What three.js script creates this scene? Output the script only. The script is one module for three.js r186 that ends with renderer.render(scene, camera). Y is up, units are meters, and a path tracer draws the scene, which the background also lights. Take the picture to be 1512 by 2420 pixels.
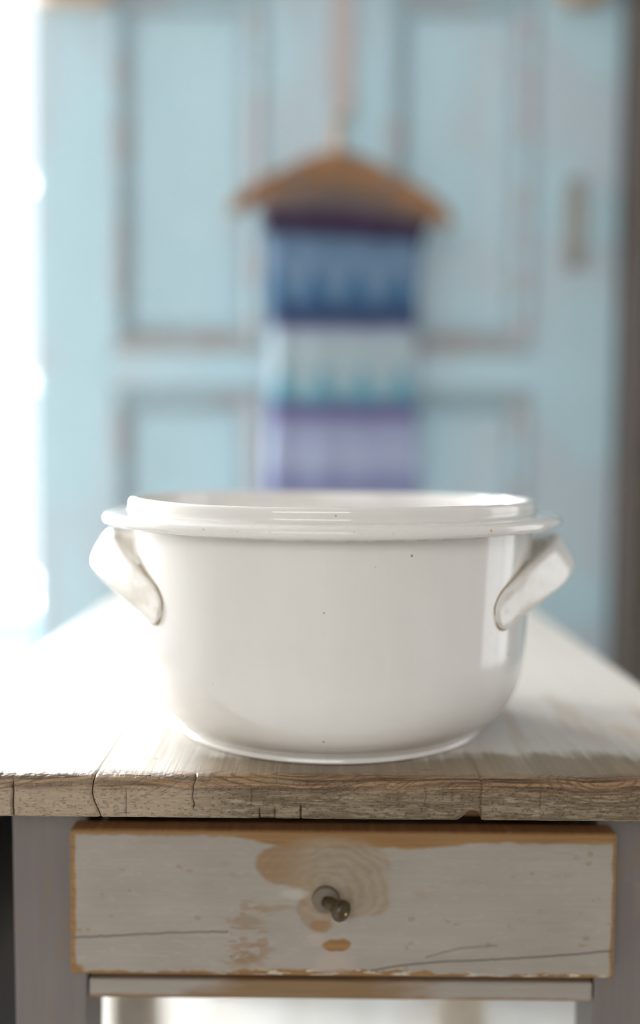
import * as THREE from 'three';
import { RoundedBoxGeometry } from 'three/addons/geometries/RoundedBoxGeometry.js';
import { RectAreaLightUniformsLib } from 'three/addons/lights/RectAreaLightUniformsLib.js';
import { mergeGeometries } from 'three/addons/utils/BufferGeometryUtils.js';

// ---------------------------------------------------------------- camera, sky, daylight, exposure
const scene = new THREE.Scene();
const rad = THREE.MathUtils.degToRad;
const TABLE = 0.76;                                     // height of the table top, metres
const camera = new THREE.PerspectiveCamera(2 * Math.atan(1210 / 2330) * 180 / Math.PI, 1512 / 2420, 0.02, 60);
camera.position.set(0, TABLE + 0.182, 0);
camera.rotation.set(rad(-3.07), 0, rad(0.5), 'XYZ');
camera.focus = 0.56;
camera.userData.fStop = 1.4;

const renderer = new THREE.WebGLRenderer({ antialias: true });
renderer.toneMapping = THREE.LinearToneMapping;
renderer.toneMappingExposure = 0.79;
renderer.shadowMap.enabled = true;
RectAreaLightUniformsLib.init();

scene.background = new THREE.Color().setRGB(1.6, 1.66, 1.75);   // bright overcast sky

// room: x from LEFT to RIGHT, z from BACK (behind the wardrobe) to FRONT (behind the camera)
const LEFT = -2.3, RIGHT = 2.4, BACK = -2.56, FRONT = 2.6, TOP = 2.75;
// window openings: [z or x from, to, y from, to]; left and front ones added for their light
const WIN_BACK = [-1.85, -0.66, 0.55, 2.3], ADDED_WIN_LEFT = [-2.48, -1.66, 0.62, 2.3], WIN_RIGHT = [-2.1, -0.72, 0.04, 2.2], ADDED_WIN_FRONT = [-2.2, 0.6, 1.45, 2.6];

const SKYCOL = new THREE.Color().setRGB(0.97, 0.99, 1.0), WARM = new THREE.Color().setRGB(1, 0.98, 0.945);
function daylight(w, h, x, y, z, tx, tz, intensity, color) {   // the sky outside one window, an area light just beyond its glass
  const l = new THREE.RectAreaLight(color, intensity, w, h);
  l.position.set(x, y, z); l.lookAt(tx, y, tz); l.name = 'daylight';
  scene.add(l);
}
daylight(1.4, 1.95, -1.255, 1.43, BACK - 0.36, -1.255, BACK + 1, 44, SKYCOL);
daylight(1.0, 1.9, LEFT - 0.36, 1.46, -2.07, LEFT + 1, -2.07, 58, SKYCOL);  // added side light, unseen, brightens the table top and door
daylight(1.5, 2.3, RIGHT + 0.36, 1.12, -1.41, RIGHT - 1, -1.41, 2.0, SKYCOL);
daylight(3.0, 1.3, -0.8, 2.02, FRONT + 0.36, -0.8, FRONT - 1, 6.6, WARM);  // added front fill for the pot, from an unseen window

// ---------------------------------------------------------------- helpers
let seed = 7;
const rnd = () => { seed = (seed * 1664525 + 1013904223) >>> 0; return seed / 4294967296; };
function hash(ix, iy) { let h = Math.imul(ix, 374761393) ^ Math.imul(iy, 668265263); h = Math.imul(h ^ (h >>> 13), 1274126177); return ((h ^ (h >>> 16)) >>> 0) / 4294967296; }
function vnoise(x, y) {
  const ix = Math.floor(x), iy = Math.floor(y), fx = x - ix, fy = y - iy, u = fx * fx * (3 - 2 * fx), v = fy * fy * (3 - 2 * fy);
  const a = hash(ix, iy), b = hash(ix + 1, iy), c = hash(ix, iy + 1), d = hash(ix + 1, iy + 1);
  return a + (b - a) * u + (c - a) * v + (a - b - c + d) * u * v;
}
function fbm(x, y, n = 4) { let s = 0, a = 0.5, t = 0; for (let i = 0; i < n; i++) { s += a * vnoise(x + i * 17.3, y - i * 9.1); t += a; a *= 0.5; x *= 2.03; y *= 2.03; } return s / t; }
const clamp = (x, a = 0, b = 1) => Math.min(b, Math.max(a, x));
const sm = (a, b, x) => { const t = clamp((x - a) / (b - a)); return t * t * (3 - 2 * t); };
const mix3 = (a, b, t) => [a[0] + (b[0] - a[0]) * t, a[1] + (b[1] - a[1]) * t, a[2] + (b[2] - a[2]) * t];
const toS = (c) => 255 * (c <= 0.0031308 ? 12.92 * c : 1.055 * Math.pow(c, 1 / 2.4) - 0.055);
// colour texture (and height texture) from f(u, v) -> [r, g, b linear, height]
function paint(w, h, f, withHeight = false) {
  const d = new Uint8Array(w * h * 4), b = withHeight ? new Uint8Array(w * h * 4) : null;
  for (let j = 0, k = 0; j < h; j++) for (let i = 0; i < w; i++, k += 4) {
    const c = f((i + 0.5) / w, (j + 0.5) / h);
    d[k] = toS(clamp(c[0])); d[k + 1] = toS(clamp(c[1])); d[k + 2] = toS(clamp(c[2])); d[k + 3] = 255;
    if (b) { b[k] = b[k + 1] = b[k + 2] = 255 * clamp(c[3]); b[k + 3] = 255; }
  }
  const make = (a, srgb) => { const t = new THREE.DataTexture(a, w, h, THREE.RGBAFormat); t.magFilter = THREE.LinearFilter; t.minFilter = THREE.LinearMipmapLinearFilter; t.generateMipmaps = true; t.wrapS = t.wrapT = THREE.RepeatWrapping; if (srgb) t.colorSpace = THREE.SRGBColorSpace; t.needsUpdate = true; return t; };
  return b ? [make(d, true), make(b, false)] : make(d, true);
}
const lin = (r, g, b) => new THREE.Color().setRGB(r, g, b);
const std = (o) => new THREE.MeshStandardMaterial(o);
function mesh(name, geo, mat, parent = scene) { const m = new THREE.Mesh(geo, mat); m.name = name; m.castShadow = m.receiveShadow = true; parent.add(m); return m; }
function thing(name, label, category, x = 0, y = 0, z = 0, turn = 0) { const g = new THREE.Group(); g.name = name; g.position.set(x, y, z); g.rotation.y = turn; g.userData = { label, category }; scene.add(g); return g; }
function structure(o, label, category) { o.userData.kind = 'structure'; if (label) o.userData.label = label; if (category) o.userData.category = category; return o; }
// box given by its two corners, edges rounded, uv in metres from its own position
function box(x0, x1, y0, y1, z0, z1, r = 0.002) {
  const w = x1 - x0, h = y1 - y0, d = z1 - z0;
  const g = new RoundedBoxGeometry(w, h, d, 2, Math.min(r, w / 2.2, h / 2.2, d / 2.2));
  g.translate((x0 + x1) / 2, (y0 + y1) / 2, (z0 + z1) / 2);
  return metreUV(g);
}
function metreUV(g) {
  const p = g.attributes.position, n = g.attributes.normal, uv = new Float32Array(p.count * 2);
  for (let i = 0; i < p.count; i++) {
    const ax = Math.abs(n.getX(i)), ay = Math.abs(n.getY(i)), az = Math.abs(n.getZ(i));
    if (az >= ax && az >= ay) { uv[2 * i] = p.getX(i); uv[2 * i + 1] = p.getY(i); } else if (ax >= ay) { uv[2 * i] = p.getZ(i); uv[2 * i + 1] = p.getY(i); } else { uv[2 * i] = p.getX(i); uv[2 * i + 1] = p.getZ(i); }
  }
  g.setAttribute('uv', new THREE.BufferAttribute(uv, 2));
  return g;
}
const withRepeat = (t, rx, ry, ox = 0, oy = 0) => { const c = t.clone(); c.repeat.set(rx, ry); c.offset.set(ox, oy); c.needsUpdate = true; return c; };

// ---------------------------------------------------------------- surface materials of the room and furniture
const plasterTex = paint(512, 512, (u, v) => { const n = 0.93 + 0.07 * fbm(u * 9, v * 9, 5); return [0.42 * n, 0.405 * n, 0.385 * n]; });
const plaster = std({ map: withRepeat(plasterTex, 0.7, 0.7), roughness: 0.92 });
const blueWallTex = paint(512, 512, (u, v) => { const n = 0.9 + 0.1 * fbm(u * 12, v * 12, 5); return [0.42 * n, 0.57 * n, 0.63 * n]; });
const blueWall = std({ map: withRepeat(blueWallTex, 0.8, 0.8), roughness: 0.85 });
const whitePaint = std({ color: lin(0.80, 0.80, 0.79), roughness: 0.5 });
const glass = new THREE.MeshPhysicalMaterial({ color: 0xffffff, transmission: 1, thickness: 0, roughness: 0.02, ior: 1.45 });

// pale blue door paint: brush streaks along the grain, thin patches where greyer primer shows
const doorTex = paint(1024, 1024, (u, v) => {
  const streak = fbm(u * 90, v * 5, 4), patch = sm(0.52, 0.74, fbm(u * 6 + 3, v * 3 + 8, 5)), fine = fbm(u * 220, v * 60, 2);
  let c = mix3([0.42, 0.61, 0.69], [0.495, 0.68, 0.76], streak);
  c = mix3(c, [0.50, 0.53, 0.58], patch * 0.55);
  const k = 0.95 + 0.08 * fine; return [c[0] * k, c[1] * k, c[2] * k];
});
const doorBlue = std({ map: withRepeat(doorTex, 1.1, 0.9), roughness: 0.62 });
const doorBlueSide = std({ map: withRepeat(doorTex, 0.9, 1.3, 0.37, 0.21), roughness: 0.62 });
// mouldings rubbed back to grey-brown wood under the blue
const mouldTex = paint(512, 512, (u, v) => {
  const w = sm(0.36, 0.62, fbm(u * 9, v * 14, 5)); const c = mix3([0.32, 0.445, 0.495], [0.345, 0.365, 0.385], w); const k = 0.9 + 0.15 * fbm(u * 120, v * 30, 3); return [c[0] * k, c[1] * k, c[2] * k];
});
const moulding = std({ map: withRepeat(mouldTex, 1.7, 1.7), roughness: 0.6 });
const mouldingWorn = std({ map: withRepeat(paint(256, 256, (u, v) => { const w = sm(0.3, 0.6, fbm(u * 10, v * 10, 4)); return mix3([0.37, 0.415, 0.43], [0.375, 0.34, 0.325], w); }), 3, 3), roughness: 0.65 });
const brownWoodTex = paint(512, 512, (u, v) => { const g = fbm(u * 50, v * 4, 5), k = fbm(u * 8, v * 3, 3); const c = mix3([0.16, 0.072, 0.026], [0.38, 0.185, 0.07], g * 0.7 + k * 0.3); return c; });
const brownWood = std({ map: withRepeat(brownWoodTex, 3, 3), roughness: 0.5 });
const paleBrown = std({ map: withRepeat(paint(256, 256, (u, v) => mix3([0.30, 0.205, 0.135], [0.47, 0.345, 0.25], fbm(u * 30, v * 5, 4))), 4, 4), roughness: 0.6 });
const greyWood = std({ map: withRepeat(paint(256, 256, (u, v) => mix3([0.20, 0.18, 0.155], [0.33, 0.30, 0.265], fbm(u * 30, v * 5, 4))), 4, 4), roughness: 0.55 });
const darkTimberTex = paint(512, 512, (u, v) => { const g = fbm(u * 60, v * 4, 5); return mix3([0.045, 0.035, 0.03], [0.125, 0.10, 0.085], g); });
const darkTimber = std({ map: withRepeat(darkTimberTex, 2, 1), roughness: 0.6 });
const blackPaint = std({ map: withRepeat(paint(256, 256, (u, v) => { const g = fbm(u * 40, v * 6, 4); return mix3([0.008, 0.007, 0.006], [0.022, 0.017, 0.013], g); }), 2, 2), roughness: 0.7 });
const floorTex = paint(512, 1024, (u, v) => { const g = fbm(u * 26, v * 3.5, 5), s = sm(0.6, 0.8, fbm(u * 9 + 4, v * 7, 5)); const c = mix3([0.60, 0.58, 0.55], [0.70, 0.685, 0.66], g); return mix3(c, [0.55, 0.48, 0.40], s * 0.5); });
const metal = std({ color: lin(0.42, 0.40, 0.37), metalness: 1, roughness: 0.38 });

// ---------------------------------------------------------------- the room
function wallWithHole(u0, u1, y0, y1, hole, thick, place) {   // drawn in (u, y), extruded by its thickness
  const s = new THREE.Shape([[u0, y0], [u1, y0], [u1, y1], [u0, y1]].map((p) => new THREE.Vector2(...p)));
  if (hole) s.holes.push(new THREE.Path([[hole[0], hole[2]], [hole[0], hole[3]], [hole[1], hole[3]], [hole[1], hole[2]]].map((p) => new THREE.Vector2(...p))));
  const g = new THREE.ExtrudeGeometry(s, { depth: thick, bevelEnabled: false });
  place(g); g.computeVertexNormals(); return metreUV(g);
}
const T = 0.3;
// u runs along z on the side walls: rotate (u, y, depth) -> (-depth, y, z = u)
const alongZ = (x) => (g) => g.applyMatrix4(new THREE.Matrix4().set(0, 0, -1, x, 0, 1, 0, 0, 1, 0, 0, 0, 0, 0, 0, 1));
structure(mesh('wall_left', wallWithHole(BACK - T, FRONT + T, 0, TOP, ADDED_WIN_LEFT, T, alongZ(LEFT)), plaster), 'off-white plaster wall on the window side', 'wall');
structure(mesh('wall_right', wallWithHole(BACK - T, FRONT + T, 0, TOP, WIN_RIGHT, T, alongZ(RIGHT + T)), plaster), 'off-white plaster wall facing the window wall', 'wall');
structure(mesh('wall_back', wallWithHole(LEFT, RIGHT, 0, TOP, WIN_BACK, T, (g) => g.translate(0, 0, BACK - T)), blueWall), 'pale blue wall with the bright window beside the wardrobe', 'wall');
structure(mesh('wall_front', wallWithHole(LEFT, RIGHT, 0, TOP, ADDED_WIN_FRONT, T, (g) => g.translate(0, 0, FRONT)), plaster), 'off-white plaster wall behind the viewer', 'wall');
structure(mesh('ceiling', box(LEFT - T, RIGHT + T, TOP, TOP + 0.2, BACK - T, FRONT + T, 0.001), plaster), 'off-white plaster ceiling', 'ceiling');
const floor = structure(mesh('floor', box(LEFT - T, RIGHT + T, -0.25, -0.022, BACK - T, FRONT + T, 0.001), std({ color: lin(0.35, 0.32, 0.28), roughness: 0.9 })), 'whitewashed board floor', 'floor');
{ // floorboards, slightly uneven
  const mats = [0, 0.31, 0.64].map((o) => std({ map: withRepeat(floorTex, 2.2, 0.6, o, o * 1.7), roughness: 0.5 }));
  for (let i = 0, x = LEFT; x < RIGHT - 0.01; i++) { const w = Math.min(0.13 + 0.03 * hash(i, 3), RIGHT - x); const b = mesh('floorboard', box(x + 0.001, x + w - 0.001, -0.022, -0.001 * hash(i, 9), BACK, FRONT, 0.002), mats[i % 3], floor); if (i) b.name = 'floorboard_' + String(i).padStart(3, '0'); x += w; }
}
structure(mesh('baseboard_right', box(RIGHT - 0.018, RIGHT, 0, 0.14, BACK, FRONT, 0.004), whitePaint), 'white painted baseboard', 'baseboard');

function windowUnit(name, w, h, cols, rows, label) {            // built in its own xy plane, looking along z
  const g = new THREE.Group(); g.name = name; scene.add(g); structure(g, label, 'window');
  const f = 0.055, d = 0.05;
  for (const [a, b, c, e] of [[-w / 2, w / 2, h / 2 - f, h / 2], [-w / 2, w / 2, -h / 2, -h / 2 + f], [-w / 2, -w / 2 + f, -h / 2 + f, h / 2 - f], [w / 2 - f, w / 2, -h / 2 + f, h / 2 - f]]) mesh('window_frame', box(a, b, c, e, -d / 2, d / 2, 0.004), whitePaint, g);
  const iw = w - 2 * f, ih = h - 2 * f, m = 0.028;
  for (let i = 1; i < cols; i++) mesh('mullion', box(-iw / 2 + iw * i / cols - m / 2, -iw / 2 + iw * i / cols + m / 2, -ih / 2, ih / 2, -0.018, 0.018, 0.004), whitePaint, g);
  for (let j = 1; j < rows; j++) for (let i = 0; i < cols; i++) mesh('glazing_bar', box(-iw / 2 + iw * i / cols + m / 2, -iw / 2 + iw * (i + 1) / cols - m / 2, -ih / 2 + ih * j / rows - m / 2, -ih / 2 + ih * j / rows + m / 2, -0.015, 0.015, 0.004), whitePaint, g);
  for (let j = 0; j < rows; j++) for (let i = 0; i < cols; i++) { const p = mesh('pane', new THREE.PlaneGeometry(iw / cols - m, ih / rows - m), glass, g); p.position.set(-iw / 2 + iw * (i + 0.5) / cols, -ih / 2 + ih * (j + 0.5) / rows, 0); }
  return g;
}
{
  const trimmed = (W, o) => {
    const d = o[1] - o[0], h = o[3] - o[2];
    mesh('window_sill', box(-d / 2 - 0.02, d / 2 + 0.02, -h / 2 - 0.02, -h / 2 + 0.008, 0.03, 0.23, 0.006), whitePaint, W);
    for (const s of [-1, 1]) mesh('window_jamb', box(s > 0 ? d / 2 - 0.012 : -d / 2, s > 0 ? d / 2 : -d / 2 + 0.012, -h / 2 + 0.008, h / 2, 0.026, 0.2, 0.002), whitePaint, W);
    mesh('window_head', box(-d / 2 + 0.012, d / 2 - 0.012, h / 2 - 0.012, h / 2, 0.026, 0.2, 0.002), whitePaint, W);
  };
  const W1 = windowUnit('window_1', WIN_BACK[1] - WIN_BACK[0], WIN_BACK[3] - WIN_BACK[2], 3, 3, 'bright white-framed window beside the blue wardrobe');
  W1.position.set((WIN_BACK[0] + WIN_BACK[1]) / 2, (WIN_BACK[2] + WIN_BACK[3]) / 2, BACK - 0.2); trimmed(W1, WIN_BACK);
  const W4 = windowUnit('window_4', ADDED_WIN_LEFT[1] - ADDED_WIN_LEFT[0], ADDED_WIN_LEFT[3] - ADDED_WIN_LEFT[2], 2, 3, 'added white-framed window round the corner from the bright one, unseen, for door and table light');
  W4.position.set(LEFT - 0.2, (ADDED_WIN_LEFT[2] + ADDED_WIN_LEFT[3]) / 2, (ADDED_WIN_LEFT[0] + ADDED_WIN_LEFT[1]) / 2); W4.rotation.y = Math.PI / 2; trimmed(W4, ADDED_WIN_LEFT);
  const W2 = windowUnit('window_2', WIN_RIGHT[1] - WIN_RIGHT[0], WIN_RIGHT[3] - WIN_RIGHT[2], 2, 3, 'tall white-framed glazed window reaching the floor in the far side wall');
  W2.position.set(RIGHT + 0.2, (WIN_RIGHT[2] + WIN_RIGHT[3]) / 2, (WIN_RIGHT[0] + WIN_RIGHT[1]) / 2); W2.rotation.y = -Math.PI / 2;
  const W3 = windowUnit('window_3', ADDED_WIN_FRONT[1] - ADDED_WIN_FRONT[0], ADDED_WIN_FRONT[3] - ADDED_WIN_FRONT[2], 4, 2, 'added wide white-framed window behind the viewer, unseen, for front fill');
  W3.position.set((ADDED_WIN_FRONT[0] + ADDED_WIN_FRONT[1]) / 2, (ADDED_WIN_FRONT[2] + ADDED_WIN_FRONT[3]) / 2, FRONT + 0.2); W3.rotation.y = Math.PI;
}
structure(mesh('trim_1', box(0.598, 0.78, 0, TOP, -2.06, -1.93, 0.006), darkTimber), 'dark brown timber post beside the blue wardrobe', 'post');

// ---------------------------------------------------------------- pale blue wardrobe
{
  const x0 = -0.579, x1 = 0.592, zf = -2.0, zb = BACK + 0.01, yb = 0.07, yt = 2.02, mid = 0.016;
  const w = thing('wardrobe', 'pale blue panelled double-door wardrobe with worn mouldings', 'wardrobe', 0, 0, 0);
  mesh('carcass', mergeGeometries([box(x0, x0 + 0.02, 0, yt, zb, zf - 0.024), box(x1 - 0.02, x1, 0, yt, zb, zf - 0.024), box(x0 + 0.02, x1 - 0.02, 0, yt, zb, zb + 0.015), box(x0 + 0.02, x1 - 0.02, yt - 0.02, yt, zb + 0.015, zf - 0.024), box(x0 + 0.02, x1 - 0.02, 0.05, 0.07, zb + 0.015, zf - 0.024)]), doorBlueSide, w);
  mesh('plinth', box(x0, x1, 0, yb, zf - 0.022, zf + 0.008, 0.004), doorBlue, w);
  const cor = mesh('cornice', box(x0 - 0.003, x1 + 0.004, 1.92, 2.06, zf + 0.001, zf + 0.07, 0.012), brownWood, w);
  for (const [a, b, y] of [[-0.575, -0.405, 1.833], [0.455, 0.562, 1.838]]) {   // dropped brown blocks under the cornice
    const s = new THREE.Shape(); s.moveTo(a, 1.92); s.lineTo(a, y + 0.03); s.quadraticCurveTo(a + 0.01, y, a + 0.04, y); s.lineTo(b - 0.04, y); s.quadraticCurveTo(b - 0.01, y, b, y + 0.03); s.lineTo(b, 1.92);
    mesh('corner_block', metreUV(new THREE.ExtrudeGeometry(s, { depth: 0.04, bevelSize: 0.003, bevelThickness: 0.003, bevelSegments: 2 }).translate(0, 0, zf + 0.005)), paleBrown, cor);
  }
  const doors = [[x0, mid - 0.0015, -0.425, -0.115], [mid + 0.0015, x1, 0.125, 0.425]];
  doors.forEach(([a, b, pa, pb], k) => {
    const d = new THREE.Group(); d.name = 'door'; w.add(d);
    const zk = zf - 0.022, R1 = 1.085, R2 = 1.155, yT = 1.80;       // middle rail between R1 and R2
    mesh('stile', box(a, pa, yb, 1.918, zk, zf, 0.003), doorBlue, d); mesh('stile', box(pb, b, yb, 1.918, zk, zf, 0.003), doorBlueSide, d);
    mesh('rail', box(pa, pb, yb, yb + 0.12, zk, zf, 0.003), doorBlueSide, d); mesh('rail', box(pa, pb, R1, R2, zk, zf, 0.003), doorBlueSide, d); mesh('rail', box(pa, pb, yT + 0.07, 1.918, zk, zf, 0.003), doorBlueSide, d);
    for (const [ya, yc, worn] of [[yb + 0.12, R1, 0], [R2, yT + 0.07, 1]]) {
      mesh('panel', box(pa - 0.004, pb + 0.004, ya - 0.004, yc + 0.004, zk - 0.004, zk + 0.006, 0.002), doorBlue, d);
      const raised = box(pa + 0.05, pb - 0.05, ya + 0.055, yc - 0.055, zk + 0.006, zk + 0.013, 0.004);
      mesh('raised_field', raised, doorBlueSide, d);
      // bolection moulding: mitred half-round strips standing proud of the frame
      const m = 0.042, strip = (horizontal, at, from, to, sign) => {
        const s = new THREE.Shape(); s.moveTo(0, 0); s.lineTo(0, 0.012); s.quadraticCurveTo(0.006, 0.026, 0.018, 0.022); s.quadraticCurveTo(0.03, 0.014, m, 0.008); s.lineTo(m, 0);
        const L = to - from, g = new THREE.ExtrudeGeometry(s, { depth: L, bevelEnabled: false, curveSegments: 5 }), p = g.attributes.position;
        for (let i = 0; i < p.count; i++) {
          const q = p.getX(i), out = p.getY(i); let t = p.getZ(i); t = t < L / 2 ? q : L - q;    // mitre
          if (horizontal) p.setXYZ(i, from + t, at + sign * q, zk + 0.006 + out); else p.setXYZ(i, at + sign * q, from + t, zk + 0.006 + out);
        }
        if (horizontal === (sign > 0)) { for (let i = 0; i < p.count; i += 3) { const c = [1, 2].map((o) => [p.getX(i + o), p.getY(i + o), p.getZ(i + o)]); p.setXYZ(i + 1, ...c[1]); p.setXYZ(i + 2, ...c[0]); } }
        g.computeVertexNormals(); return metreUV(g);
      };
      mesh('moulding', strip(true, ya, pa, pb, 1), worn ? mouldingWorn : moulding, d); mesh('moulding', strip(true, yc, pa, pb, -1), moulding, d);
      mesh('moulding', strip(false, pa, ya, yc, 1), moulding, d); mesh('moulding', strip(false, pb, ya, yc, -1), moulding, d);
    }
    if (k === 1) { // worn brown pull plate on the outer stile
      const hp = mesh('handle_plate', box(0.486, 0.522, 1.325, 1.505, zf, zf + 0.006, 0.004), greyWood, d); hp.userData.label = 'long brown pull plate';
      mesh('handle_grip', new THREE.TubeGeometry(new THREE.CatmullRomCurve3([[0.504, 1.35, zf + 0.004], [0.504, 1.365, zf + 0.03], [0.504, 1.415, zf + 0.036], [0.504, 1.465, zf + 0.03], [0.504, 1.48, zf + 0.004]].map((p) => new THREE.Vector3(...p))), 24, 0.008, 10), greyWood, d);
    }
  });
}

// ---------------------------------------------------------------- hanger, ribbon and hanging cloth in front of the wardrobe
const HZ = -1.925;
{
  const h = thing('clothes_hanger', 'broad brown wooden clothes hanger hung in front of the blue wardrobe', 'hanger', 0.026, 1.50, HZ);
  // arms: a drooping yoke, thick at the neck and rounded at the ends, slightly lower on one side
  const top = [[-0.205, -0.068], [-0.16, -0.035], [-0.10, -0.002], [-0.04, 0.026], [0, 0.034], [0.045, 0.024], [0.11, -0.008], [0.17, -0.044], [0.222, -0.088]];
  const thick = [0.038, 0.046, 0.060, 0.078, 0.084, 0.080, 0.064, 0.050, 0.044];
  const N = 60, M = 14, pos = [], uv = [], idx = [];
  const curve = new THREE.CatmullRomCurve3(top.map((p, i) => new THREE.Vector3(p[0], p[1] - thick[i] / 2, 0))), wide = new THREE.CatmullRomCurve3(top.map((p, i) => new THREE.Vector3(p[0], thick[i], 0)));
  for (let i = 0; i <= N; i++) {
    const t = i / N, c = curve.getPoint(t), r = wide.getPoint(t).y / 2, e = Math.min(t, 1 - t) * N / 4, round = e < 1 ? Math.sqrt(clamp(1 - (1 - e) ** 2)) + 1e-3 : 1, bow = 0.03 * ((t - 0.5) * 2) ** 2;
    for (let j = 0; j <= M; j++) { const a = j / M * Math.PI * 2; pos.push(c.x, c.y + Math.cos(a) * r * round, bow + Math.sin(a) * 0.011 * round); uv.push(c.y + Math.cos(a) * r, c.x); }
  }
  for (let i = 0; i < N; i++) for (let j = 0; j < M; j++) { const a = i * (M + 1) + j, b = a + M + 1; idx.push(a, a + 1, b, b, a + 1, b + 1); }
  const g = new THREE.BufferGeometry(); g.setAttribute('position', new THREE.Float32BufferAttribute(pos, 3)); g.setAttribute('uv', new THREE.Float32BufferAttribute(uv, 2)); g.setIndex(idx); g.computeVertexNormals();
  mesh('yoke', g, brownWood, h);
  const hookPts = [[0, 0.02, 0], [0, 0.07, 0], [0.004, 0.085, 0], [0.019, 0.098, 0], [0.024, 0.115, 0], [0.012, 0.132, 0], [-0.006, 0.13, 0], [-0.014, 0.117, 0]];
  mesh('hook', new THREE.TubeGeometry(new THREE.CatmullRomCurve3(hookPts.map((p) => new THREE.Vector3(...p))), 60, 0.0035, 8), metal, h);
  mesh('neck_collar', new THREE.LatheGeometry([[0, 0], [0.013, 0], [0.015, 0.012], [0.011, 0.034], [0.0095, 0.055], [0.011, 0.066], [0.006, 0.074], [0, 0.075]].map((p) => new THREE.Vector2(...p)), 20).translate(0, 0.026, 0), paleBrown, h);
}
{ // pink ribbon loop from the cornice down to the hook
  const pink = std({ color: lin(0.46, 0.405, 0.40), roughness: 0.85 }), r = thing('ribbon', 'faded pink ribbon holding up the wooden hanger', 'ribbon', 0.035, 1.60, HZ);
  const s = new THREE.Shape(); s.moveTo(-0.024, 0); s.lineTo(0.022, 0); s.lineTo(0.019, 0.305); s.lineTo(-0.023, 0.305);
  mesh('band', new THREE.ExtrudeGeometry(s, { depth: 0.0016, bevelEnabled: false }).translate(0, 0.006, 0.004), pink, r);
  mesh('band', new THREE.ExtrudeGeometry(s, { depth: 0.0016, bevelEnabled: false }).translate(0.002, 0.006, -0.006), pink, r);
  mesh('knot', new THREE.SphereGeometry(0.011, 16, 12).scale(1.5, 0.8, 0.8).translate(0.001, 0.008, 0), pink, r);
  mesh('nail', new THREE.CylinderGeometry(0.003, 0.003, 0.03, 10).rotateX(Math.PI / 2).translate(0.002, 0.305, -0.005), metal, r);
}
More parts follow.
